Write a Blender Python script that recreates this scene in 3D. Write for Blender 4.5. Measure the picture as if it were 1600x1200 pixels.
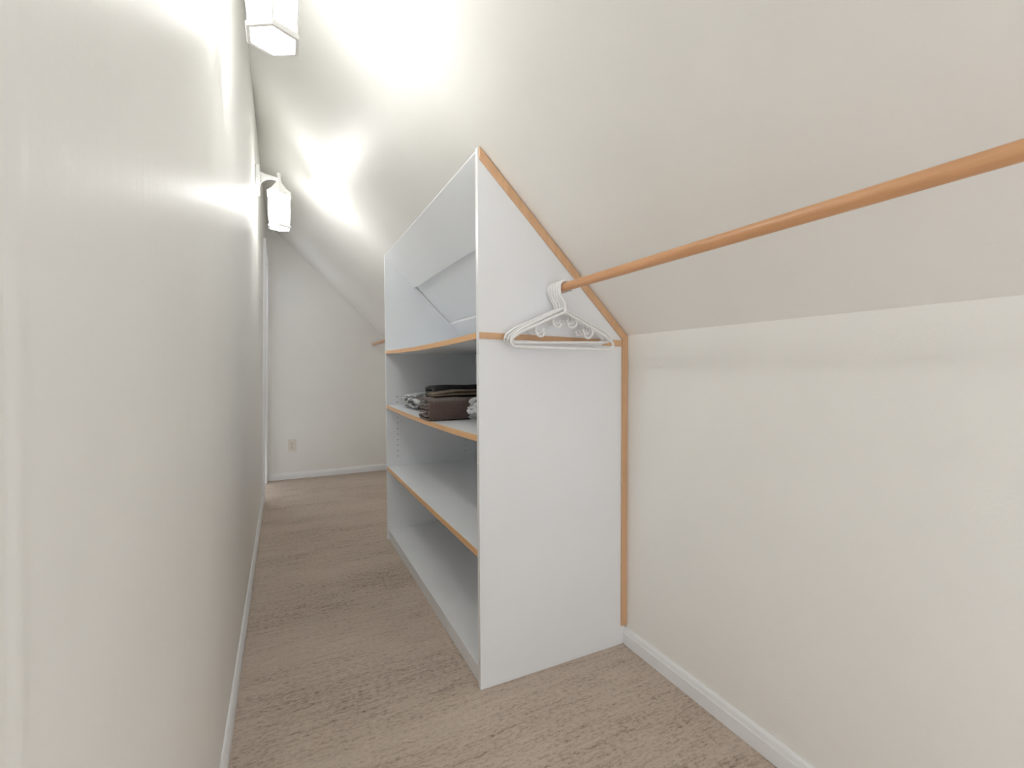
import bpy, bmesh, math, random
from mathutils import Vector, Matrix, noise

for o in list(bpy.data.objects):
    bpy.data.objects.remove(o)
scene = bpy.context.scene
COL = scene.collection
random.seed(4)

# ------------------------------------------------------------------ camera
F_PX, YAW, PITCH, ROLL = 725.12, 0.4551, -0.0304, -0.0038
CAM = Vector((0.1667, 0.0, 1.05))
fw = Vector((math.sin(YAW) * math.cos(PITCH), math.cos(YAW) * math.cos(PITCH), math.sin(PITCH)))
rt = Vector((math.cos(YAW), -math.sin(YAW), 0))
up = rt.cross(fw)
rt, up = (math.cos(ROLL) * rt + math.sin(ROLL) * up), (-math.sin(ROLL) * rt + math.cos(ROLL) * up)
cd = bpy.data.cameras.new('camera')
cd.sensor_width = 36.0
cd.lens = 36.0 * F_PX / 1600.0
cd.clip_start = 0.01
cam = bpy.data.objects.new('camera', cd)
COL.objects.link(cam)
M = Matrix((rt, up, -fw)).transposed().to_4x4()
M.translation = CAM
cam.matrix_world = M
scene.camera = cam

# ------------------------------------------------------------------ world, exposure
w = bpy.data.worlds.new('world')
scene.world = w
w.use_nodes = True
w.node_tree.nodes['Background'].inputs[0].default_value = (0.98, 0.99, 1.0, 1)
w.node_tree.nodes['Background'].inputs[1].default_value = 2.15
vs = scene.view_settings
vs.view_transform = 'Standard'
vs.look = 'None'
vs.gamma = 1.0
vs.use_curve_mapping = False
vs.exposure = 0.15
BULB_W = 9.4         # watts of each lantern bulb
scene.cycles.max_bounces = 16
scene.cycles.diffuse_bounces = 10
scene.cycles.glossy_bounces = 4
scene.cycles.transparent_max_bounces = 12
scene.cycles.caustics_reflective = False
scene.cycles.caustics_refractive = False

# ------------------------------------------------------------------ main measures (metres)
XK, ZK = 1.3272, 1.1774          # knee wall plane and its top
SL = 0.9755                      # roof slope
XF, Y0, LEN = 0.7273, 1.385, 1.5408
Y1 = Y0 + LEN
YB, YR = 4.9668, -0.9            # back wall, wall behind the camera
def roof(x): return ZK + (XK - x) * SL
def lwall(y, z): return 0.0101 - 0.00534 * y + 0.0222 * z

# ------------------------------------------------------------------ materials
def nmat(name):
    m = bpy.data.materials.new(name)
    m.use_nodes = True
    nt = m.node_tree
    return m, nt, nt.nodes['Principled BSDF']
def nd(nt, t, **kw):
    n = nt.nodes.new(t)
    for k, v in kw.items(): setattr(n, k, v)
    return n
def objco(nt, scale=(1, 1, 1), rot=(0, 0, 0)):
    c = nd(nt, 'ShaderNodeTexCoord'); mp = nd(nt, 'ShaderNodeMapping')
    mp.inputs['Scale'].default_value = scale; mp.inputs['Rotation'].default_value = rot
    nt.links.new(c.outputs['Object'], mp.inputs[0])
    return mp.outputs[0]
def noisetex(nt, co, scale, detail=3, rough=0.5):
    n = nd(nt, 'ShaderNodeTexNoise')
    n.inputs['Scale'].default_value = scale; n.inputs['Detail'].default_value = detail; n.inputs['Roughness'].default_value = rough
    nt.links.new(co, n.inputs['Vector'])
    return n.outputs['Fac']
def ramp(nt, fac, stops):
    r = nd(nt, 'ShaderNodeValToRGB')
    el = r.color_ramp.elements
    while len(el) < len(stops): el.new(0.5)
    for e, (p, c) in zip(el, stops):
        e.position = p; e.color = (*c, 1)
    nt.links.new(fac, r.inputs[0])
    return r.outputs[0]
def bump(nt, bs, h, strength, dist):
    b = nd(nt, 'ShaderNodeBump')
    b.inputs['Strength'].default_value = strength; b.inputs['Distance'].default_value = dist
    nt.links.new(h, b.inputs['Height']); nt.links.new(b.outputs[0], bs.inputs['Normal'])
def mathn(nt, op, a, b=None):
    n = nd(nt, 'ShaderNodeMath', operation=op)
    for i, v in enumerate((a, b)):
        if v is None: continue
        if isinstance(v, (int, float)): n.inputs[i].default_value = v
        else: nt.links.new(v, n.inputs[i])
    return n.outputs[0]

def paint(name, col, rough, peel=0.25, brushed=False):
    m, nt, bs = nmat(name)
    co = objco(nt)
    v = noisetex(nt, co, 3.0, 4)
    nt.links.new(ramp(nt, v, [(0.3, tuple(c * 0.985 for c in col)), (0.7, tuple(min(1, c * 1.012) for c in col))]), bs.inputs['Base Color'])
    bs.inputs['Roughness'].default_value = rough
    h = noisetex(nt, objco(nt), 160.0, 2)
    if brushed:
        s = noisetex(nt, objco(nt, (1, 14, 0.7)), 2.2, 4)
        h = mathn(nt, 'ADD', mathn(nt, 'MULTIPLY', h, 0.4), mathn(nt, 'MULTIPLY', s, 2.5))
    bump(nt, bs, h, peel, 0.0012)
    return m
M_WALL = paint('cream_wall_paint', (0.84, 0.836, 0.812), 0.5)
M_LEFT = paint('cream_satin_wall_paint', (0.84, 0.836, 0.812), 0.40, 0.3, True)
M_CEIL = paint('cream_ceiling_paint', (0.84, 0.836, 0.812), 0.45)
M_TRIM = paint('white_trim_paint', (0.83, 0.84, 0.86), 0.35, 0.05)
M_LAM = paint('white_laminate', (0.80, 0.82, 0.85), 0.45, 0.04)
M_METAL = paint('white_enamelled_metal', (0.85, 0.85, 0.84), 0.4, 0.05)
M_PLATE = paint('cream_plastic', (0.74, 0.71, 0.64), 0.4, 0.02)

def wood(name, axis, a, b, rough=0.45):
    m, nt, bs = nmat(name)
    sc = [38, 38, 38]; sc[axis] = 2.2
    if axis == 3: sc = [6, 38, 6]
    f = noisetex(nt, objco(nt, tuple(sc)), 1.6, 5, 0.6)
    nt.links.new(ramp(nt, f, [(0.3, a), (0.7, b)]), bs.inputs['Base Color'])
    bs.inputs['Roughness'].default_value = rough
    bump(nt, bs, f, 0.08, 0.001)
    return m
ROD_A, ROD_B = (0.55, 0.285, 0.135), (0.68, 0.375, 0.195)
TR_A, TR_B = (0.58, 0.355, 0.20), (0.67, 0.425, 0.25)
M_ROD = wood('oiled_dowel_wood', 1, ROD_A, ROD_B, 0.38)
M_EDGE = wood('maple_edge_band', 1, (0.72, 0.42, 0.20), (0.80, 0.49, 0.25))
M_TRIMZ = wood('maple_strip_upright', 2, TR_A, TR_B)
M_TRIMX = wood('maple_strip_level', 0, TR_A, TR_B)

def plain(name, col, rough=0.6, **kw):
    m, nt, bs = nmat(name)
    f = noisetex(nt, objco(nt), 40.0, 2)
    nt.links.new(ramp(nt, f, [(0.3, tuple(c * 0.94 for c in col)), (0.7, col)]), bs.inputs['Base Color'])
    bs.inputs['Roughness'].default_value = rough
    for k, v in kw.items(): bs.inputs[k].default_value = v
    return m
M_PLASTIC = plain('white_plastic', (0.84, 0.84, 0.85), 0.35)
M_DARK = plain('dark_hole', (0.03, 0.03, 0.035), 0.8)
M_SLOT = plain('slot_brown', (0.10, 0.08, 0.06), 0.8)

def carpet_mat():
    m, nt, bs = nmat('taupe_loop_carpet')
    # rows of loops across the corridor, dark gaps between tufts, brushed bands
    rows = noisetex(nt, objco(nt, (7, 62, 1)), 1.0, 2, 0.5)
    d1 = noisetex(nt, objco(nt, (55, 125, 1)), 1.0, 3, 0.65)
    d2 = noisetex(nt, objco(nt, (330, 330, 1)), 1.0, 2, 0.7)
    d3 = noisetex(nt, objco(nt, (0.9, 3.6, 1), (0, 0, 0.10)), 1.0, 3, 0.55)
    mix = mathn(nt, 'ADD', mathn(nt, 'MULTIPLY', d1, 0.46), mathn(nt, 'MULTIPLY', d2, 0.20))
    mix = mathn(nt, 'ADD', mix, mathn(nt, 'MULTIPLY', rows, 0.22))
    mix = mathn(nt, 'ADD', mix, mathn(nt, 'MULTIPLY', d3, 0.24))
    c = ramp(nt, mix, [(0.40, (0.145, 0.102, 0.078)), (0.475, (0.415, 0.332, 0.27)), (0.56, (0.575, 0.478, 0.40)), (0.70, (0.665, 0.565, 0.482))])
    nt.links.new(c, bs.inputs['Base Color'])
    bs.inputs['Roughness'].default_value = 0.95
    bs.inputs['Specular IOR Level'].default_value = 0.1
    bs.inputs['Sheen Weight'].default_value = 0.15
    bump(nt, bs, mathn(nt, 'ADD', d1, mathn(nt, 'MULTIPLY', d2, 0.6)), 0.9, 0.006)
    return m
M_CARPET = carpet_mat()

def cloth_brown():
    m, nt, bs = nmat('brown_chevron_blanket')
    c = nd(nt, 'ShaderNodeTexCoord'); s = nd(nt, 'ShaderNodeSeparateXYZ')
    nt.links.new(c.outputs['Object'], s.inputs[0])
    tri = nd(nt, 'ShaderNodeMath', operation='PINGPONG'); tri.inputs[1].default_value = 0.009
    nt.links.new(s.outputs['X'], tri.inputs[0])
    zz = mathn(nt, 'ADD', s.outputs['Z'], s.outputs['Y'])
    q = mathn(nt, 'ADD', mathn(nt, 'MULTIPLY', tri.outputs[0], 3.2), zz)
    sn = mathn(nt, 'SINE', mathn(nt, 'MULTIPLY', q, 420.0))
    f = mathn(nt, 'ADD', mathn(nt, 'MULTIPLY', sn, 0.3), 0.5)
    nt.links.new(ramp(nt, f, [(0.3, (0.085, 0.05, 0.045)), (0.62, (0.125, 0.08, 0.07)), (0.85, (0.24, 0.165, 0.14))]), bs.inputs['Base Color'])
    bs.inputs['Roughness'].default_value = 0.95
    bs.inputs['Sheen Weight'].default_value = 0.3
    bump(nt, bs, f, 0.8, 0.003)
    return m
def cloth_plain(name, a, b, sc=180):
    m, nt, bs = nmat(name)
    f = noisetex(nt, objco(nt), sc, 4)
    g = noisetex(nt, objco(nt), 14, 3)
    nt.links.new(ramp(nt, mathn(nt, 'ADD', mathn(nt, 'MULTIPLY', f, 0.5), mathn(nt, 'MULTIPLY', g, 0.5)), [(0.35, a), (0.65, b)]), bs.inputs['Base Color'])
    bs.inputs['Roughness'].default_value = 0.95
    bump(nt, bs, f, 0.4, 0.002)
    return m
def cloth_print():
    m, nt, bs = nmat('grey_white_printed_cotton')
    f = noisetex(nt, objco(nt, (1, 1, 1.6)), 17, 1, 0.4)
    nt.links.new(ramp(nt, f, [(0.45, (0.62, 0.63, 0.65)), (0.50, (0.60, 0.61, 0.64)), (0.53, (0.25, 0.265, 0.29)), (0.60, (0.32, 0.335, 0.36))]), bs.inputs['Base Color'])
    bs.inputs['Roughness'].default_value = 0.9
    bump(nt, bs, noisetex(nt, objco(nt), 200, 3), 0.3, 0.002)
    return m
M_BROWN = cloth_brown()
M_OLIVE = cloth_plain('tan_olive_cloth', (0.15, 0.12, 0.085), (0.27, 0.22, 0.16))
M_BLACK = cloth_plain('charcoal_cloth', (0.014, 0.015, 0.017), (0.03, 0.031, 0.034))
M_PRINT = cloth_print()

def glass_mat():
    """seeded, half-frosted lantern glass: lets light through and scatters some of it"""
    m = bpy.data.materials.new('lantern_glass'); m.use_nodes = True
    nt = m.node_tree; nt.nodes.clear()
    out = nd(nt, 'ShaderNodeOutputMaterial'); mx = nd(nt, 'ShaderNodeMixShader'); m2 = nd(nt, 'ShaderNodeMixShader')
    t = nd(nt, 'ShaderNodeBsdfTransparent'); g = nd(nt, 'ShaderNodeBsdfGlossy'); fr = nd(nt, 'ShaderNodeFresnel'); tl = nd(nt, 'ShaderNodeBsdfTranslucent')
    t.inputs[0].default_value = (0.96, 0.97, 0.96, 1); tl.inputs[0].default_value = (0.95, 0.95, 0.94, 1)
    g.inputs['Roughness'].default_value = 0.08; fr.inputs[0].default_value = 1.3
    m2.inputs[0].default_value = 0.45
    nt.links.new(t.outputs[0], m2.inputs[1]); nt.links.new(tl.outputs[0], m2.inputs[2])
    nt.links.new(fr.outputs[0], mx.inputs[0]); nt.links.new(m2.outputs[0], mx.inputs[1]); nt.links.new(g.outputs[0], mx.inputs[2])
    nt.links.new(mx.outputs[0], out.inputs[0])
    return m
M_GLASS = glass_mat()
def bulb_mat():
    m = bpy.data.materials.new('glowing_bulb'); m.use_nodes = True
    nt = m.node_tree; nt.nodes.clear()
    out = nd(nt, 'ShaderNodeOutputMaterial'); mx = nd(nt, 'ShaderNodeMixShader')
    t = nd(nt, 'ShaderNodeBsdfTransparent'); e = nd(nt, 'ShaderNodeEmission')
    e.inputs[0].default_value = (1.0, 0.99, 0.97, 1); e.inputs[1].default_value = 25.0
    mx.inputs[0].default_value = 0.3
    nt.links.new(t.outputs[0], mx.inputs[1]); nt.links.new(e.outputs[0], mx.inputs[2]); nt.links.new(mx.outputs[0], out.inputs[0])
    return m
M_BULB = bulb_mat()

# ------------------------------------------------------------------ mesh helpers
def link(name, verts, faces, mat, parent=None, smooth=False, origin=None):
    """verts in world space; stored relative to the parent (or to origin)"""
    off = Vector((0, 0, 0))
    if parent is not None:
        off = parent.get('_w') and Vector(parent['_w']) or Vector((0, 0, 0))
    elif origin is not None:
        off = Vector(origin)
    me = bpy.data.meshes.new(name)
    me.from_pydata([Vector(v) - off for v in verts], [], faces)
    bm = bmesh.new(); bm.from_mesh(me)
    bmesh.ops.recalc_face_normals(bm, faces=bm.faces)
    bm.to_mesh(me); bm.free()
    if smooth:
        me.shade_smooth()
    me.materials.append(mat)
    o = bpy.data.objects.new(name, me)
    COL.objects.link(o)
    if parent is not None:
        o.parent = parent
        o['_w'] = tuple(off)
    else:
        o.location = off
        o['_w'] = tuple(off)
    return o
def finish(o, width=0.002, seg=2, smooth_angle=None):
    bm = bmesh.new(); bm.from_mesh(o.data)
    ed = [e for e in bm.edges if len(e.link_faces) == 2 and e.calc_face_angle(0) > 0.5]
    bmesh.ops.bevel(bm, geom=ed, offset=width, segments=seg, affect='EDGES', profile=0.5)
    bm.to_mesh(o.data); bm.free()
    return o
def boxv(x0, x1, y0, y1, z0, z1):
    v = [(x, y, z) for x in (x0, x1) for y in (y0, y1) for z in (z0, z1)]
    f = [(0, 1, 3, 2), (4, 6, 7, 5), (0, 4, 5, 1), (2, 3, 7, 6), (0, 2, 6, 4), (1, 5, 7, 3)]
    return v, f
def box(name, x0, x1, y0, y1, z0, z1, mat, parent=None, bev=0.0, origin=None):
    v, f = boxv(x0, x1, y0, y1, z0, z1)
    o = link(name, v, f, mat, parent, origin=origin)
    if bev: finish(o, bev)
    return o
def prism(name, poly, y0, y1, mat, parent=None, bev=0.0, axis='y', origin=None):
    """polygon of (x,z) extruded in y, or (y,z) extruded in x with axis='x'"""
    n = len(poly)
    if axis == 'y':
        v = [(a, y0, b) for a, b in poly] + [(a, y1, b) for a, b in poly]
    else:
        v = [(y0, a, b) for a, b in poly] + [(y1, a, b) for a, b in poly]
    f = [tuple(range(n)), tuple(range(2 * n - 1, n - 1, -1))] + [(i, (i + 1) % n, n + (i + 1) % n, n + i) for i in range(n)]
    o = link(name, v, f, mat, parent, origin=origin)
    if bev: finish(o, bev)
    return o
def merge(parts):
    V, F = [], []
    for v, f in parts:
        k = len(V); V += list(v); F += [tuple(i + k for i in q) for q in f]
    return V, F
def tubev(path, r, n=10, closed=False):
    P = [Vector(p) for p in path]; m = len(P)
    R = r if isinstance(r, (list, tuple)) else [r] * m
    V, F = [], []
    prev = None
    for i, p in enumerate(P):
        a = P[(i - 1) % m] if (i or closed) else p
        b = P[(i + 1) % m] if (i < m - 1 or closed) else p
        t = (b - a).normalized()
        if prev is None:
            ref = Vector((0, 1, 0)) if abs(t.y) < 0.9 else Vector((1, 0, 0))
            nrm = t.cross(ref).normalized()
        else:
            nrm = (prev - t * prev.dot(t)).normalized()
        prev = nrm
        bn = t.cross(nrm)
        for k in range(n):
            q = 2 * math.pi * k / n
            V.append(p + (nrm * math.cos(q) + bn * math.sin(q)) * R[i])
    for i in range(m if closed else m - 1):
        for k in range(n):
            j = (i + 1) % m
            F.append((i * n + k, i * n + (k + 1) % n, j * n + (k + 1) % n, j * n + k))
    if not closed:
        F.append(tuple(range(n - 1, -1, -1))); F.append(tuple((m - 1) * n + k for k in range(n)))
    return V, F
def spline(pts, per=6):
    P = [Vector(p) for p in pts]; out = []
    for i in range(len(P) - 1):
        p0 = P[max(i - 1, 0)]; p1 = P[i]; p2 = P[i + 1]; p3 = P[min(i + 2, len(P) - 1)]
        for k in range(per):
            t = k / per
            out.append(0.5 * ((2 * p1) + (p2 - p0) * t + (2 * p0 - 5 * p1 + 4 * p2 - p3) * t * t + (3 * p1 - p0 - 3 * p2 + p3) * t ** 3))
    out.append(P[-1])
    return out
def rings(levels, n, cx, cy, rot=0.0, capb=True, capt=True):
    """stack of n-gons: levels = [(radius, z)]"""
    V, F = [], []
    for r, z in levels:
        for k in range(n):
            q = rot + 2 * math.pi * k / n
            V.append((cx + r * math.cos(q), cy + r * math.sin(q), z))
    for i in range(len(levels) - 1):
        for k in range(n):
            F.append((i * n + k, i * n + (k + 1) % n, (i + 1) * n + (k + 1) % n, (i + 1) * n + k))
    if capb: F.append(tuple(range(n - 1, -1, -1)))
    if capt: F.append(tuple((len(levels) - 1) * n + k for k in range(n)))
    return V, F
def empty(name, loc, label=None, cat=None, group=None):
    o = bpy.data.objects.new(name, None)
    o.empty_display_size = 0.05
    COL.objects.link(o)
    o.location = loc; o['_w'] = tuple(loc)
    if label: tag(o, label, cat, group)
    return o
def tag(o, label, cat, group=None):
    o['label'] = label; o['category'] = cat
    if group: o['group'] = group
    return o
def struct(o, label, cat):
    o['kind'] = 'structure'
    return tag(o, label, cat)

# ------------------------------------------------------------------ the room
# floor: carpet with a lightly uneven pile surface
def make_floor():
    xs = [-0.12, -0.04] + [-0.03 + 0.012 * i for i in range(115)] + [1.36, 1.44]
    ys = [YR - 0.1 + 0.1 * i for i in range(20)]
    y = ys[-1]
    while y < 3.2: y += 0.006; ys.append(y)
    while y < YB + 0.1: y += 0.02; ys.append(y)
    V, F = [], []
    nx = len(xs)
    for yy in ys:
        for x in xs:
            a = noise.noise(Vector((x * 22, yy * 95, 0.0))) * 0.0016
            b = noise.noise(Vector((x * 70, yy * 110, 3.0))) * 0.0012
            c = noise.noise(Vector((x * 1.6, yy * 5, 7.0))) * 0.0012
            V.append((x, yy, min(0.0, a + b + c - 0.0012)))
    for j in range(len(ys) - 1):
        for i in range(nx - 1):
            F.append((j * nx + i, j * nx + i + 1, (j + 1) * nx + i + 1, (j + 1) * nx + i))
    k = len(V)
    x0, x1, y0, y1 = xs[0], xs[-1], ys[0], ys[-1]
    V += [(x0, y0, -0.1), (x1, y0, -0.1), (x1, y1, -0.1), (x0, y1, -0.1)]
    F.append((k, k + 3, k + 2, k + 1))
    me = bpy.data.meshes.new('floor')
    me.from_pydata(V, [], F); me.shade_smooth()
    me.materials.append(M_CARPET)
    o = bpy.data.objects.new('floor', me); COL.objects.link(o)
    return struct(o, 'taupe brown loop carpet with faint vacuum stripes', 'carpet')
make_floor()

# left wall: leans a touch, with the door opening near its far end
DY0, DY1, DZ = 4.19, 4.865, 2.03
def lw_block(ya, yb, za, zb_fun, thick=0.12):
    v = []
    for y in (ya, yb):
        for z in (za, None):
            if z is None: z = zb_fun(y)
            xi = lwall(y, z)
            v += [(xi, y, z), (xi - thick, y, z)]
    f = [(0, 1, 3, 2), (4, 6, 7, 5), (0, 4, 5, 1), (2, 3, 7, 6), (0, 2, 6, 4), (1, 5, 7, 3)]
    return v, f
ztop = lambda y: 2.50
wl = link('wall_left', *merge([lw_block(YR, DY0, 0, ztop), lw_block(DY0, DY1, DZ, ztop), lw_block(DY1, YB, 0, ztop)]), M_LEFT)
struct(wl, 'long cream satin painted wall carrying the lanterns', 'wall')
# taped plasterboard seam: a shallow proud strip on the wall close to the camera
SV, SF = [], []
for i in range(17):
    y = 0.340 + 0.034 * i / 16
    d = 0.0007 * (0.5 - 0.5 * math.cos(2 * math.pi * i / 16)) - 0.00005
    for z in (0.066, 2.45):
        SV.append((lwall(y, z) + d, y, z))
for i in range(16):
    SF.append((2 * i, 2 * i + 1, 2 * i + 3, 2 * i + 2))
link('wall_seam', SV, SF, M_LEFT, wl, True)

wr = box('wall_right', XK, XK + 0.1, YR, YB, -0.002, ZK + 0.06, M_WALL)
struct(wr, 'low cream knee wall under the sloped ceiling', 'wall')
zt = lambda x: roof(x) + 0.02
wb = prism('wall_back', [(-0.1, -0.002), (XK + 0.1, -0.002), (XK + 0.1, zt(XK + 0.1)), (-0.1, zt(-0.1))], YB, YB + 0.1, M_WALL)
struct(wb, 'cream end wall at the far end of the closet', 'wall')
OX0, OX1 = 0.10, 1.16        # wide unseen doorway behind the viewpoint, added to let in fill daylight
wf = prism('wall_front', [(-0.1, -0.002), (OX0, -0.002), (OX0, 2.03), (OX0 + 0.33, 2.03), (OX1, roof(OX1) - 0.06), (OX1, -0.002), (XK + 0.1, -0.002), (XK + 0.1, zt(XK + 0.1)), (-0.1, zt(-0.1))], YR - 0.1, YR, M_WALL)
struct(wf, 'cream end wall behind the viewpoint with an unseen doorway added to let daylight in', 'wall')
ce = prism('ceiling', [(XK + 0.1, roof(XK + 0.1)), (-0.08, roof(-0.08)), (-0.08, roof(-0.08) + 0.15), (XK + 0.1, roof(XK + 0.1) + 0.15)], YR - 0.1, YB + 0.1, M_CEIL)
struct(ce, 'cream sloped attic ceiling running down to the knee wall', 'ceiling')

# baseboards: flat board with an eased, stepped top
BH = 0.064
prof = [(0, 0), (0.013, 0), (0.013, BH - 0.022), (0.011, BH - 0.018), (0.008, BH - 0.006), (0.004, BH), (0, BH)]
def baseboard(name, label, runs, side):
    parts = []
    for a, b in runs:
        V = []
        n = len(prof)
        for t in (a, b):
            for d, z in prof:
                if side == 'left': V.append((lwall(t, z) + d, t, z))
                elif side == 'right': V.append((XK - d, t, z))
                else: V.append((t, YB - d, z))
        F = [tuple(range(n)), tuple(range(2 * n - 1, n - 1, -1))] + [(i, (i + 1) % n, n + (i + 1) % n, n + i) for i in range(n)]
        parts.append((V, F))
    return struct(link(name, *merge(parts), M_TRIM), label, 'baseboard')
baseboard('baseboard_left', 'thin white baseboard along the long cream wall', [(YR, DY0 - 0.062)], 'left')
baseboard('baseboard_right', 'white baseboard with eased top along the knee wall', [(YR, Y0 - 0.001), (Y1 + 0.001, YB)], 'right')
baseboard('baseboard_back', 'white baseboard along the far end wall', [(0.012, XK - 0.014)], 'back')

# door in the left wall at the far end: casing, jambs and an unseen slab
dr = empty('door_1', (0, (DY0 + DY1) / 2, 0))
struct(dr, 'white door casing at the far end of the long wall', 'door')
def casing(name, ya, yb, za, zb):
    v = []
    for y in (ya, yb):
        for z in (za, zb):
            xi = lwall(y, z)
            v += [(xi + 0.019, y, z), (xi - 0.002, y, z)]
    f = [(0, 1, 3, 2), (4, 6, 7, 5), (0, 4, 5, 1), (2, 3, 7, 6), (0, 2, 6, 4), (1, 5, 7, 3)]
    return finish(link(name, v, f, M_TRIM, dr), 0.003)
casing('casing_board', DY0 - 0.06, DY0, 0, DZ + 0.06)
casing('casing_board', DY1, DY1 + 0.06, 0, DZ + 0.06)
casing('casing_board', DY0 + 0.0005, DY1 - 0.0005, DZ, DZ + 0.06)
# the doorway stands open to a daylit room: jamb boards line the opening, an unseen slab is added to block part of the light
sv, sf = boxv(0, 0.66, -0.0175, 0.0175, 0.012, DZ - 0.02)
ca, sa = math.cos(math.radians(116)), math.sin(math.radians(116))       # hinged on the near jamb, angled to keep daylight off the back wall
link('light_blocking_slab', [(-0.135 + x * ca - y * sa, DY0 + 0.03 + x * sa + y * ca, z) for x, y, z in sv], sf, M_TRIM, dr)
box('jamb', -0.125, lwall(DY0, 1) - 0.004, DY0, DY0 + 0.016, 0, DZ - 0.017, M_TRIM, dr, 0.002)
box('jamb', -0.125, lwall(DY1, 1) - 0.004, DY1 - 0.016, DY1, 0, DZ - 0.017, M_TRIM, dr, 0.002)
box('jamb', -0.125, lwall(DY1, 1) - 0.004, DY0, DY1, DZ - 0.016, DZ, M_TRIM, dr, 0.002)

# ------------------------------------------------------------------ wall outlet on the far wall
out = empty('wall_outlet', (0.218, YB, 0.266), 'small cream duplex wall outlet low on the far end wall', 'outlet')
box('cover_plate', 0.184, 0.252, YB - 0.006, YB - 0.0002, 0.268, 0.384, M_PLATE, out, 0.0025)
for zc in (0.307, 0.346):
    rc = prism('receptacle', [(0.218 + 0.016 * math.cos(q) * (1.0 if abs(math.sin(q)) < 0.8 else 1), zc + 0.0145 * math.sin(q)) for q in [i * math.pi / 8 for i in range(16)]], YB - 0.0085, YB - 0.005, M_PLATE, out, 0.0008)
    for dx in (-0.006, 0.006):
        box('slot', 0.218 + dx - 0.0012, 0.218 + dx + 0.0012, YB - 0.0092, YB - 0.008, zc - 0.002, zc + 0.007, M_SLOT, rc)
    box('ground_hole', 0.2155, 0.2205, YB - 0.0092, YB - 0.008, zc - 0.010, zc - 0.006, M_SLOT, rc)
v, f = rings([(0.003, 0), (0.003, 0.002)], 10, 0, 0)
link('screw', [(0.218 + x, YB - 0.006 - z, 0.3265 + y) for x, y, z in v], f, M_SLOT, out)

# ------------------------------------------------------------------ the shelving unit
T = 0.019
cab = empty('closet_shelf_unit', (XF, Y0, 0), 'white built-in shelving unit cut to the roof slope with wooden edge bands', 'shelving')
XBK = XK - 0.004
def side_poly(zlo, gap=0.004):
    return [(XF, zlo), (XBK, zlo), (XBK, roof(XBK) - gap), (XF, roof(XF) - gap)]
near = prism('side_panel', side_poly(0), Y0, Y0 + T, M_LAM, cab, 0.001)
far = prism('side_panel', side_poly(0), Y1 - T, Y1, M_LAM, cab, 0.001)
# white edge tape on the front edges of both side panels
for p, ya in ((near, Y0), (far, Y1 - T)):
    box('edge_tape', XF - 0.0015, XF - 0.0001, ya, ya + T, 0, roof(XF) - 0.006, M_TRIM, p)
box('back_panel', XBK - 0.012, XBK - 0.001, Y0 + T, Y1 - T, 0.0, roof(XBK) - 0.02, M_LAM, cab)
# wooden strips on the outer face of the near side panel
NY0, NY1 = Y0 - 0.007, Y0 - 0.0002
nx_, nz_ = SL / math.hypot(SL, 1), 1 / math.hypot(SL, 1)      # upward normal of the roof
WS = 0.026
g = 0.0035
sx0, sx1 = XF + 0.003, XK - 0.001
def off(x, d): return (x - nx_ * d, roof(x) - g - nz_ * d)
inner = lambda x: roof(x) - g - WS / nz_
box('back_strip', XK - 0.0255, XK - 0.001, NY0, NY1, 0.073, inner(XK - 0.0255), M_TRIMZ, cab, 0.0012)
prism('slope_strip', [(sx0, roof(sx0) - g), (sx0, inner(sx0)), (XK - 0.0255, inner(XK - 0.0255) + 0.0002), (XK - 0.001, inner(XK - 0.0255) + 0.0002), (XK - 0.001, roof(XK - 0.001) - g)], NY0, NY1, M_TRIMZ, cab, 0.0012)
prism('shelf_strip', [(XF + 0.001, 1.151), (XF + 0.001, 1.1715), (XK - 0.027, 1.1585), (XK - 0.027, 1.136)], NY0 + 0.001, NY1, M_TRIMX, cab, 0.001)

YA, YZ = Y0 + T + 0.0005, Y1 - T - 0.0005
def sag_slab(name, x0, x1, zc, th, sag, mat, parent, n=24):
    V, F = [], []
    for i in range(n + 1):
        s = i / n
        y = YA + (YZ - YA) * s
        z = zc - 4 * sag * s * (1 - s)
        V += [(x0, y, z - th / 2), (x1, y, z - th / 2), (x1, y, z + th / 2), (x0, y, z + th / 2)]
    for i in range(n):
        a = i * 4; b = a + 4
        for k in range(4):
            F.append((a + k, a + (k + 1) % 4, b + (k + 1) % 4, b + k))
    F += [(3, 2, 1, 0), (n * 4, n * 4 + 1, n * 4 + 2, n * 4 + 3)]
    return link(name, V, F, mat, parent)
def shelf(zc, sag, xb=XBK - 0.0135, th=0.02):
    s = sag_slab('shelf', XF + 0.004, xb, zc, th - 0.001, sag, M_LAM, cab)
    e = sag_slab('edge_band', XF - 0.0005, XF + 0.0038, zc, th, sag, M_EDGE, s)
    return s
ZS1, ZS2, ZS3 = 1.1618, 0.8267, 0.444
SAG = 0.0095
shelf(ZS1, SAG); shelf(ZS2, SAG); shelf(ZS3, 0.003)
deck = box('bottom_deck', XF + 0.002, XBK - 0.0135, YA, YZ, 0.047, 0.066, M_LAM, cab, 0.001)
box('toe_kick', XF + 0.007, XF + 0.022, YA, YZ, 0.0, 0.0465, M_LAM, cab)

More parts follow.
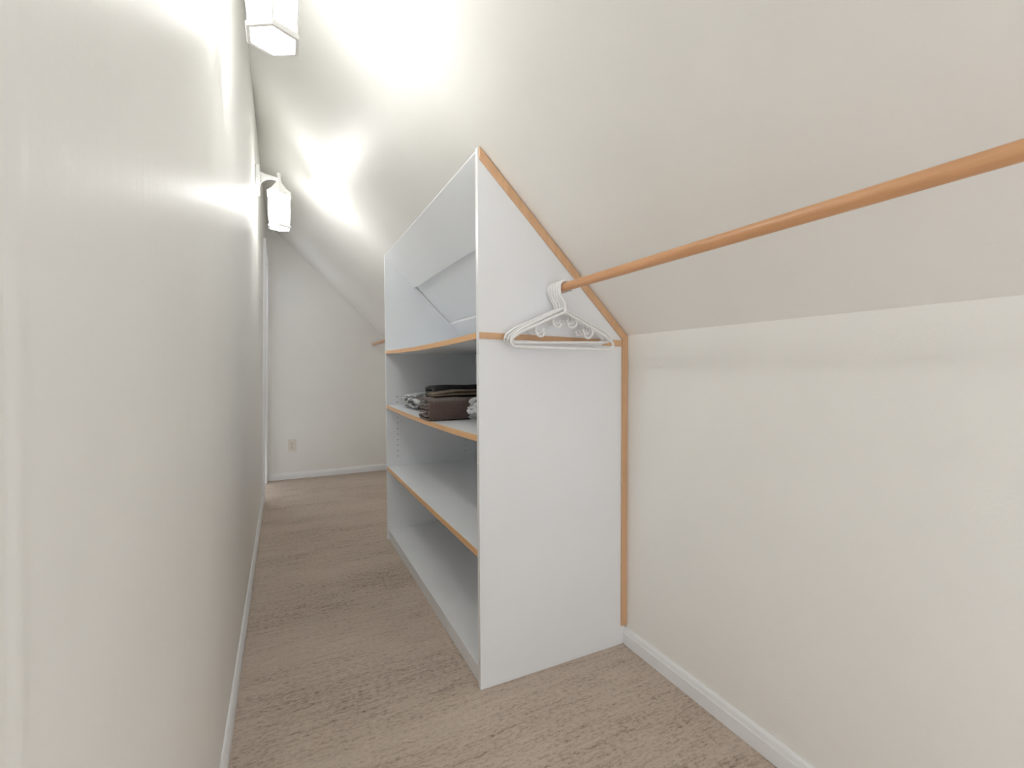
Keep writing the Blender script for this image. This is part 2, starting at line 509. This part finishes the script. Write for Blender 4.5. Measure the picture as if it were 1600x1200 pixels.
# sloped lining boards in the top compartment with a recessed hatch between them
def slope_board(name, xa, xb, depth, ta, tb, ya, yb):
    """board lying along the roof slope; ta and tb are its thickness at the upper and lower end"""
    poly = [(xa, roof(xa) - depth), (xb, roof(xb) - depth), (xb, roof(xb) - depth - tb / nz_), (xa, roof(xa) - depth - ta / nz_)]
    return prism(name, poly, ya, yb, M_LAM, cab, 0.0008)
slope_board('slope_board', XF + 0.004, 0.906, 0.002, 0.003, 0.016, YA, YZ)
slope_board('hatch_panel', 0.908, 1.136, 0.0008, 0.002, 0.002, YA + 0.012, YZ - 0.012)
slope_board('slope_board', 1.138, XBK - 0.03, 0.002, 0.010, 0.010, YA, YZ)

# shelf pin holes in the far side panel
def holes(cols, y, yd):
    parts = []
    for x, z0, n in cols:
        for i in range(n):
            v, f = rings([(0.0030, 0), (0.0030, 0.0012)], 8, 0, 0)
            parts.append(([(x + a, y + yd * c, z0 + 0.0345 * i + b) for a, b, c in v], f))
    return merge(parts)
hz = [(0.793, 0.515, 8), (0.793, 0.852, 2), (1.2405, 0.515, 8)]
hp = link('shelf_pin_hole', *holes(hz, Y1 - T, -0.3), M_DARK, far); hp['kind'] = 'stuff'
hp = link('shelf_pin_hole', *holes(hz, Y0 + T, 0.3), M_DARK, near); hp['kind'] = 'stuff'

# ------------------------------------------------------------------ rods
RX, RZ, RR = 0.9972, 1.3214, 0.0140
def rod(name, ya, yb, label):
    r = empty(name, (RX, ya, RZ - RR), label, 'closet rod', 'wooden closet rods')
    n = 40
    pts = [(RX + 0.0012 * math.sin(3 * i / n), ya + (yb - ya) * i / n, RZ) for i in range(n + 1)]
    link('dowel', *tubev(pts, RR, 24), M_ROD, r, True)
    for y, s in ((ya, 1), (yb, -1)):
        prof_ = [(RR + 0.005, 0.0), (RR + 0.005, 0.002), (RR + 0.004, 0.008), (RR + 0.0005, 0.008)]
        v, f = rings(prof_, 24, 0, 0)
        link('rod_socket', [(RX + a, y + s * (c + 0.0002), RZ + b) for a, b, c in v], f, M_TRIM, r)
    return r
rod('closet_rod', YR, Y0, 'long round wooden closet rod holding the white hangers')
rod('closet_rod', Y1, YB, 'wooden closet rod behind the shelving unit, only its far end showing')

# ------------------------------------------------------------------ hangers
def make_hanger(label, za, zb):
    """built in the x-z plane, origin on the rod axis"""
    h = empty('clothes_hanger', (0, 0, 0), label, 'hanger', 'white plastic hangers on the rod')
    R = 0.0045
    top = RR + R + 0.0008
    # hook: tip on the right, over the rod, down the left side, then to the neck
    hook = [(0.024, 0, -0.012)] + [(top * 1.12 * math.cos(q), 0, top * math.sin(q)) for q in [math.radians(a) for a in range(0, 181, 15)]] + \
        [(-0.022, 0, -0.012), (-0.018, 0, -0.028), (-0.006, 0, -0.044), (0, 0, -0.058), (0, 0, za - 0.002)]
    hv, hf = tubev(spline(hook, 3), R, 8)
    link('hook', [(a, b * 1.55, c) for a, b, c in hv], hf, M_PLASTIC, h, True)
    zs, wd = za - 0.076, 0.193
    def arm(s):
        return [(s * 0.012, 0, za - 0.001), (s * 0.06, 0, za - 0.022), (s * 0.10, 0, za - 0.041), (s * 0.15, 0, za - 0.063), (s * 0.176, 0, zs - 0.003), (s * 0.190, 0, zs - 0.014), (s * wd, 0, zs - 0.026), (s * 0.188, 0, zb + 0.008), (s * 0.172, 0, zb)]
    L = arm(-1); Rr = arm(1)
    loop = [(0, 0, za + 0.001)] + Rr + [(0.06, 0, zb - 0.001), (-0.06, 0, zb - 0.001)] + L[::-1]
    P = spline(loop + [loop[0]], 5)[:-1]
    link('frame', *tubev(P, R, 8, True), M_PLASTIC, h, True)
    for s in (-1, 1):
        for x0, d in ((0.105, 0.030), (0.042, 0.024)):
            z0 = za - 0.0035 - 0.42 * x0
            st = [(s * x0, 0, z0), (s * (x0 + 0.003), 0, z0 - d * 0.55), (s * (x0 - 0.009), 0, z0 - d), (s * (x0 - 0.024), 0, z0 - d * 0.95), (s * (x0 - 0.030), 0, z0 - d * 0.55)]
            link('strap_hook', *tubev(spline(st, 4), R * 0.85, 8), M_PLASTIC, h, True)
    return h
def copy_thing(root, label):
    r = root.copy(); COL.objects.link(r); r['label'] = label
    for c in root.children:
        k = c.copy(); COL.objects.link(k); k.parent = r
    return r
HL = ['white plastic hanger nearest the viewer, hanging lowest on the rod',
      'white plastic hanger second from the front of the bunch',
      'white plastic hanger in the middle of the bunch of five',
      'white plastic hanger second from the shelving side panel',
      'white plastic hanger at the back, closest to the shelving side panel']
h0 = make_hanger(HL[0], -0.086, -0.200)
h1 = make_hanger(HL[1], -0.072, -0.180)
hs = [(1.300, -2.0, 0.6), (1.3165, -1.0, -1.4), (1.333, -0.5, -0.6), (1.3495, -0.2, 0.8), (1.366, 0.2, -1.0)]
for i, (y, yaw, tilt) in enumerate(hs):
    o = (h0, h1)[i] if i < 2 else copy_thing(h1, HL[i])
    o.location = (RX + 0.002, y, RZ)
    o.rotation_euler = (0, math.radians(tilt), math.radians(yaw))

# ------------------------------------------------------------------ folded textiles on the middle shelf
def zsh(y):
    s = (y - YA) / (YZ - YA)
    return ZS2 + 0.0095 - 4 * SAG * s * (1 - s) + 0.0008
def sheet(name, path, x0, x1, th, mat, label, cat, group, seed, amp=0.004, nx=36, skew=0.0, taper=None):
    """a folded cloth: path of (y, z) from the side, carried along x"""
    P = spline([(0, a, b) for a, b in path], 6)
    n = len(P)
    V, F = [], []
    sec = []
    for i in range(n):
        a = P[max(i - 1, 0)]; b = P[min(i + 1, n - 1)]
        t = (b - a).normalized(); nn = Vector((0, -t.z, t.y))
        sec.append((P[i], nn))
    for j in range(nx + 1):
        u = j / nx
        x = x0 + (x1 - x0) * u
        ring = []
        for sgn in (1, -1):
            rng = range(n) if sgn == 1 else range(n - 1, -1, -1)
            for i in rng:
                p, nn = sec[i]
                d = noise.noise(Vector((x * 9, i * 0.13, seed))) * amp
                ex = noise.noise(Vector((i * 0.21, seed * 3.1, 5.0))) * 0.006 * (1 - u) 
                q = p + nn * (sgn * th / 2 + d * 0.6)
                zz = q.z if taper is None else taper[0] + (q.z - taper[0]) * (taper[2] + (1 - taper[2]) * min(1.0, (x - x0) / taper[1]))
                ring.append((x + ex, q.y + skew * (x - x0), max(zz, zsh(q.y))))
        V += ring
    m = 2 * n
    for j in range(nx):
        for k in range(m):
            F.append((j * m + k, j * m + (k + 1) % m, (j + 1) * m + (k + 1) % m, (j + 1) * m + k))
    for base in (0, nx * m):
        for i in range(n - 1):
            F.append((base + i, base + i + 1, base + m - 2 - i, base + m - 1 - i))
    o = link(name, V, F, mat, None, True, origin=(x0, path[0][0], zsh(path[0][0])))
    return tag(o, label, cat, group)
G = 'folded textiles on the middle shelf'
by = 1.945
zb = zsh(by + 0.1)
pth = [(.165, .068), (.09, .073), (.035, .072), (.024, .062), (.05, .055), (.14, .052), (.160, .045), (.14, .038), (.05, .039), (.028, .030), (.05, .022), (.14, .021), (.165, .014), (.14, .008), (.03, .007), (.008, .016), (.001, .045), (.006, .076), (.03, .090), (.09, .094), (.20, .092)]
sheet('folded_blanket', [(by + a, zb + b) for a, b in pth], 0.722, 1.17, 0.0095, M_BROWN, 'brown chevron-knit blanket folded into a thick roll on the middle shelf', 'blanket', G, 1.0, 0.005)
# tan cloth folded in three lies over the blanket
pt2 = [(.145, .003), (.04, .003), (.010, .008), (.02, .0135), (.08, .014), (.140, .0145), (.147, .019), (.135, .0235), (.08, .024), (.012, .0225)]
zo = zb + 0.1025
sheet('folded_cloth', [(by + 0.065 + a, zo + b) for a, b in pt2], 0.765, 1.20, 0.005, M_OLIVE, 'tan and olive cloth folded flat on top of the brown blanket', 'cloth', G, 2.0, 0.002, taper=(zo, 0.12, 0.45))
# charcoal pile standing on the shelf behind the blanket
cy_ = by + 0.226
zc_ = zsh(cy_ + 0.1)
pt3 = [(.165, .011), (.035, .011), (.012, .022), (.035, .032), (.14, .033), (.155, .043), (.14, .054), (.035, .055), (.012, .066), (.035, .077), (.14, .078), (.155, .088), (.14, .099), (.035, .100), (.010, .116), (.035, .133), (.09, .136), (.165, .122)]
sheet('folded_sweater', [(cy_ + a, zc_ + b) for a, b in pt3], 0.815, 1.22, 0.021, M_BLACK, 'charcoal black cloth folded in a pile behind the brown blanket', 'cloth', G, 3.0, 0.005)

def bundle(name, cx, cy, sx, sy, sz, label, seed, fold):
    """crumpled cotton bundle: rounded loaf with deep creases"""
    nu, nv = 72, 30
    V, F = [], []
    base = zsh(cy)
    for j in range(nv + 1):
        ph = math.pi * j / nv - math.pi / 2
        for i in range(nu):
            th = 2 * math.pi * i / nu
            cp, sp = math.cos(ph), math.sin(ph)
            ct, st = math.cos(th), math.sin(th)
            e = 0.62
            f_ = lambda v, p: math.copysign(abs(v) ** p, v)
            x = sx * f_(ct, e) * f_(cp, e); y = sy * f_(st, e) * f_(cp, e); z = sz * f_(sp, 0.75)
            n1 = abs(noise.noise(Vector((x * 16 + seed, y * 12, z * fold))))
            n2 = noise.noise(Vector((x * 9, y * 9 + seed, z * 14)))
            k = 1.0 - 0.30 * (1 - n1 * 2.2) ** 3 * (1 if n1 < 0.45 else 0) + 0.14 * n2
            zz = base + sz * 0.93 + z * k
            V.append((cx + x * k, cy + y * k, max(zz, zsh(cy + y * k))))
    for j in range(nv):
        for i in range(nu):
            F.append((j * nu + i, j * nu + (i + 1) % nu, (j + 1) * nu + (i + 1) % nu, (j + 1) * nu + i))
    o = link(name, V, F, M_PRINT, None, True, origin=(cx, cy, base))
    return tag(o, label, 'bed sheet', G)
bundle('folded_bedsheet', 0.905, 2.625, 0.13, 0.19, 0.046, 'crumpled grey and white printed sheet at the far end of the middle shelf', 2.0, 40)
bundle('folded_bedsheet', 0.985, 1.735, 0.16, 0.085, 0.060, 'grey and white printed bundle half hidden behind the near side panel', 6.0, 30)

# ------------------------------------------------------------------ lanterns
def lantern(ly, label):
    AX, ZB = 0.155, 1.838
    wx = lwall(ly, ZB + 0.2)
    L = empty('wall_lantern', (wx, ly, ZB), label, 'wall lamp', 'white lanterns along the long wall')
    rot = math.radians(90)
    R = 0.062
    # wall plate following the wall
    za, zb_ = ZB + 0.175, ZB + 0.320
    pv = []
    for y in (ly - 0.045, ly + 0.045):
        for z in (za, zb_):
            pv += [(lwall(y, z) + 0.020, y, z), (lwall(y, z) + 0.0005, y, z)]
    pf = [(0, 1, 3, 2), (4, 6, 7, 5), (0, 4, 5, 1), (2, 3, 7, 6), (0, 2, 6, 4), (1, 5, 7, 3)]
    finish(link('wall_plate', pv, pf, M_METAL, L), 0.006, 2)
    # arm: deep at the plate, arching to the lantern's neck
    x0 = lwall(ly, ZB + 0.25) + 0.018
    topc = spline([(x0, ZB + 0.298, 0), (x0 + 0.03, ZB + 0.286, 0), (AX - 0.03, ZB + 0.280, 0), (AX, ZB + 0.272, 0)], 6)
    botc = spline([(AX, ZB + 0.258, 0), (AX - 0.03, ZB + 0.265, 0), (x0 + 0.035, ZB + 0.258, 0), (x0 + 0.012, ZB + 0.238, 0), (x0, ZB + 0.205, 0)], 6)
    arm = prism('arm', [(p.x, p.y) for p in topc + botc], ly - 0.008, ly + 0.008, M_METAL, L)
    # finial
    link('finial', *rings([(0.010, ZB + 0.262), (0.010, ZB + 0.274), (0.0065, ZB + 0.279), (0.0105, ZB + 0.284), (0.0065, ZB + 0.290), (0.0105, ZB + 0.297), (0.007, ZB + 0.303), (0.002, ZB + 0.305)], 14, AX, ly), M_METAL, L, True)
    # hexagonal roof with an eave fascia, hollow below
    rv, rf = rings([(R + 0.004, ZB + 0.176), (R + 0.006, ZB + 0.181), (R + 0.006, ZB + 0.194), (R + 0.001, ZB + 0.197), (0.046, ZB + 0.212), (0.040, ZB + 0.219), (0.018, ZB + 0.247), (0.011, ZB + 0.265)], 6, AX, ly, rot, False, True)
    iv, jf = rings([(R - 0.003, ZB + 0.176), (R - 0.004, ZB + 0.192), (0.040, ZB + 0.208), (0.010, ZB + 0.24)], 6, AX, ly, rot, False, True)
    link('roof', *merge([(rv, rf), (iv, jf), ([*rv[:6], *iv[:6]], [(k, (k + 1) % 6, 6 + (k + 1) % 6, 6 + k) for k in range(6)])]), M_METAL, L)
    # base: hexagonal ring open in the middle
    bo, bf = rings([(R + 0.002, ZB), (R + 0.003, ZB + 0.004), (R + 0.003, ZB + 0.010), (R - 0.002, ZB + 0.013), (R - 0.002, ZB + 0.016)], 6, AX, ly, rot, False, False)
    bi, bg = rings([(R - 0.007, ZB), (R - 0.007, ZB + 0.016)], 6, AX, ly, rot, False, False)
    n = len(bo) - 6
    link('base_ring', *merge([(bo, bf), (bi, bg), ([*bo[:6], *bi[:6], *bo[-6:], *bi[-6:]], [(k, (k + 1) % 6, 6 + (k + 1) % 6, 6 + k) for k in range(6)] + [(12 + k, 12 + (k + 1) % 6, 18 + (k + 1) % 6, 18 + k) for k in range(6)])]), M_METAL, L)
    link('bottom_glass', *rings([(R - 0.0075, ZB + 0.010), (0.004, ZB + 0.004)], 6, AX, ly, rot, False, True), M_GLASS, L)
    # six bulging glass panes and the posts between them
    lv = [(0.0, R - 0.006), (0.25, R - 0.001), (0.5, R + 0.001), (0.75, R - 0.001), (1.0, R - 0.005)]
    z0, z1 = ZB + 0.012, ZB + 0.182
    for k in range(6):
        a, b = rot + k * math.pi / 3, rot + (k + 1) * math.pi / 3
        link('corner_post', *tubev([(AX + r * math.cos(a), ly + r * math.sin(a), z0 + (z1 - z0) * t) for t, r in lv], 0.0026, 6), M_METAL, L, True)
        V, F = [], []
        for t, r in lv:
            for q in range(5):
                s = 0.04 + 0.92 * q / 4
                x = (math.cos(a) * (1 - s) + math.cos(b) * s) * (r - 0.001); y = (math.sin(a) * (1 - s) + math.sin(b) * s) * (r - 0.001)
                V.append((AX + x, ly + y, z0 + (z1 - z0) * t))
        for i in range(4):
            for q in range(4):
                F.append((i * 5 + q, i * 5 + q + 1, i * 5 + q + 6, i * 5 + q + 5))
        link('glass_pane', V, F, M_GLASS, L, True)
    # candle-style socket under the roof and the bulb
    link('socket', *rings([(0.014, ZB + 0.168), (0.014, ZB + 0.238)], 14, AX, ly), M_METAL, L)
    prof_ = [(0.004, 0.072), (0.014, 0.076), (0.023, 0.086), (0.027, 0.098), (0.026, 0.112), (0.020, 0.128), (0.013, 0.142), (0.012, 0.1495)]
    link('bulb', *rings([(r, ZB + z + 0.018) for r, z in prof_], 20, AX, ly), M_BULB, L, True)
    ld = bpy.data.lights.new('bulb_light', 'POINT'); ld.energy = BULB_W; ld.shadow_soft_size = 0.018; ld.color = (1.0, 0.99, 0.97)
    lo = bpy.data.objects.new('bulb_light', ld); COL.objects.link(lo); lo.parent = L
    lo.location = Vector((AX, ly, ZB + 0.122)) - Vector(L['_w'])
    return L
lantern(2.90, 'lit white hexagonal glass lantern on the long wall beyond the shelving front')
lantern(1.27, 'lit white hexagonal lantern at the top edge, higher up in view')

for o in bpy.data.objects:
    if '_w' in o: del o['_w']
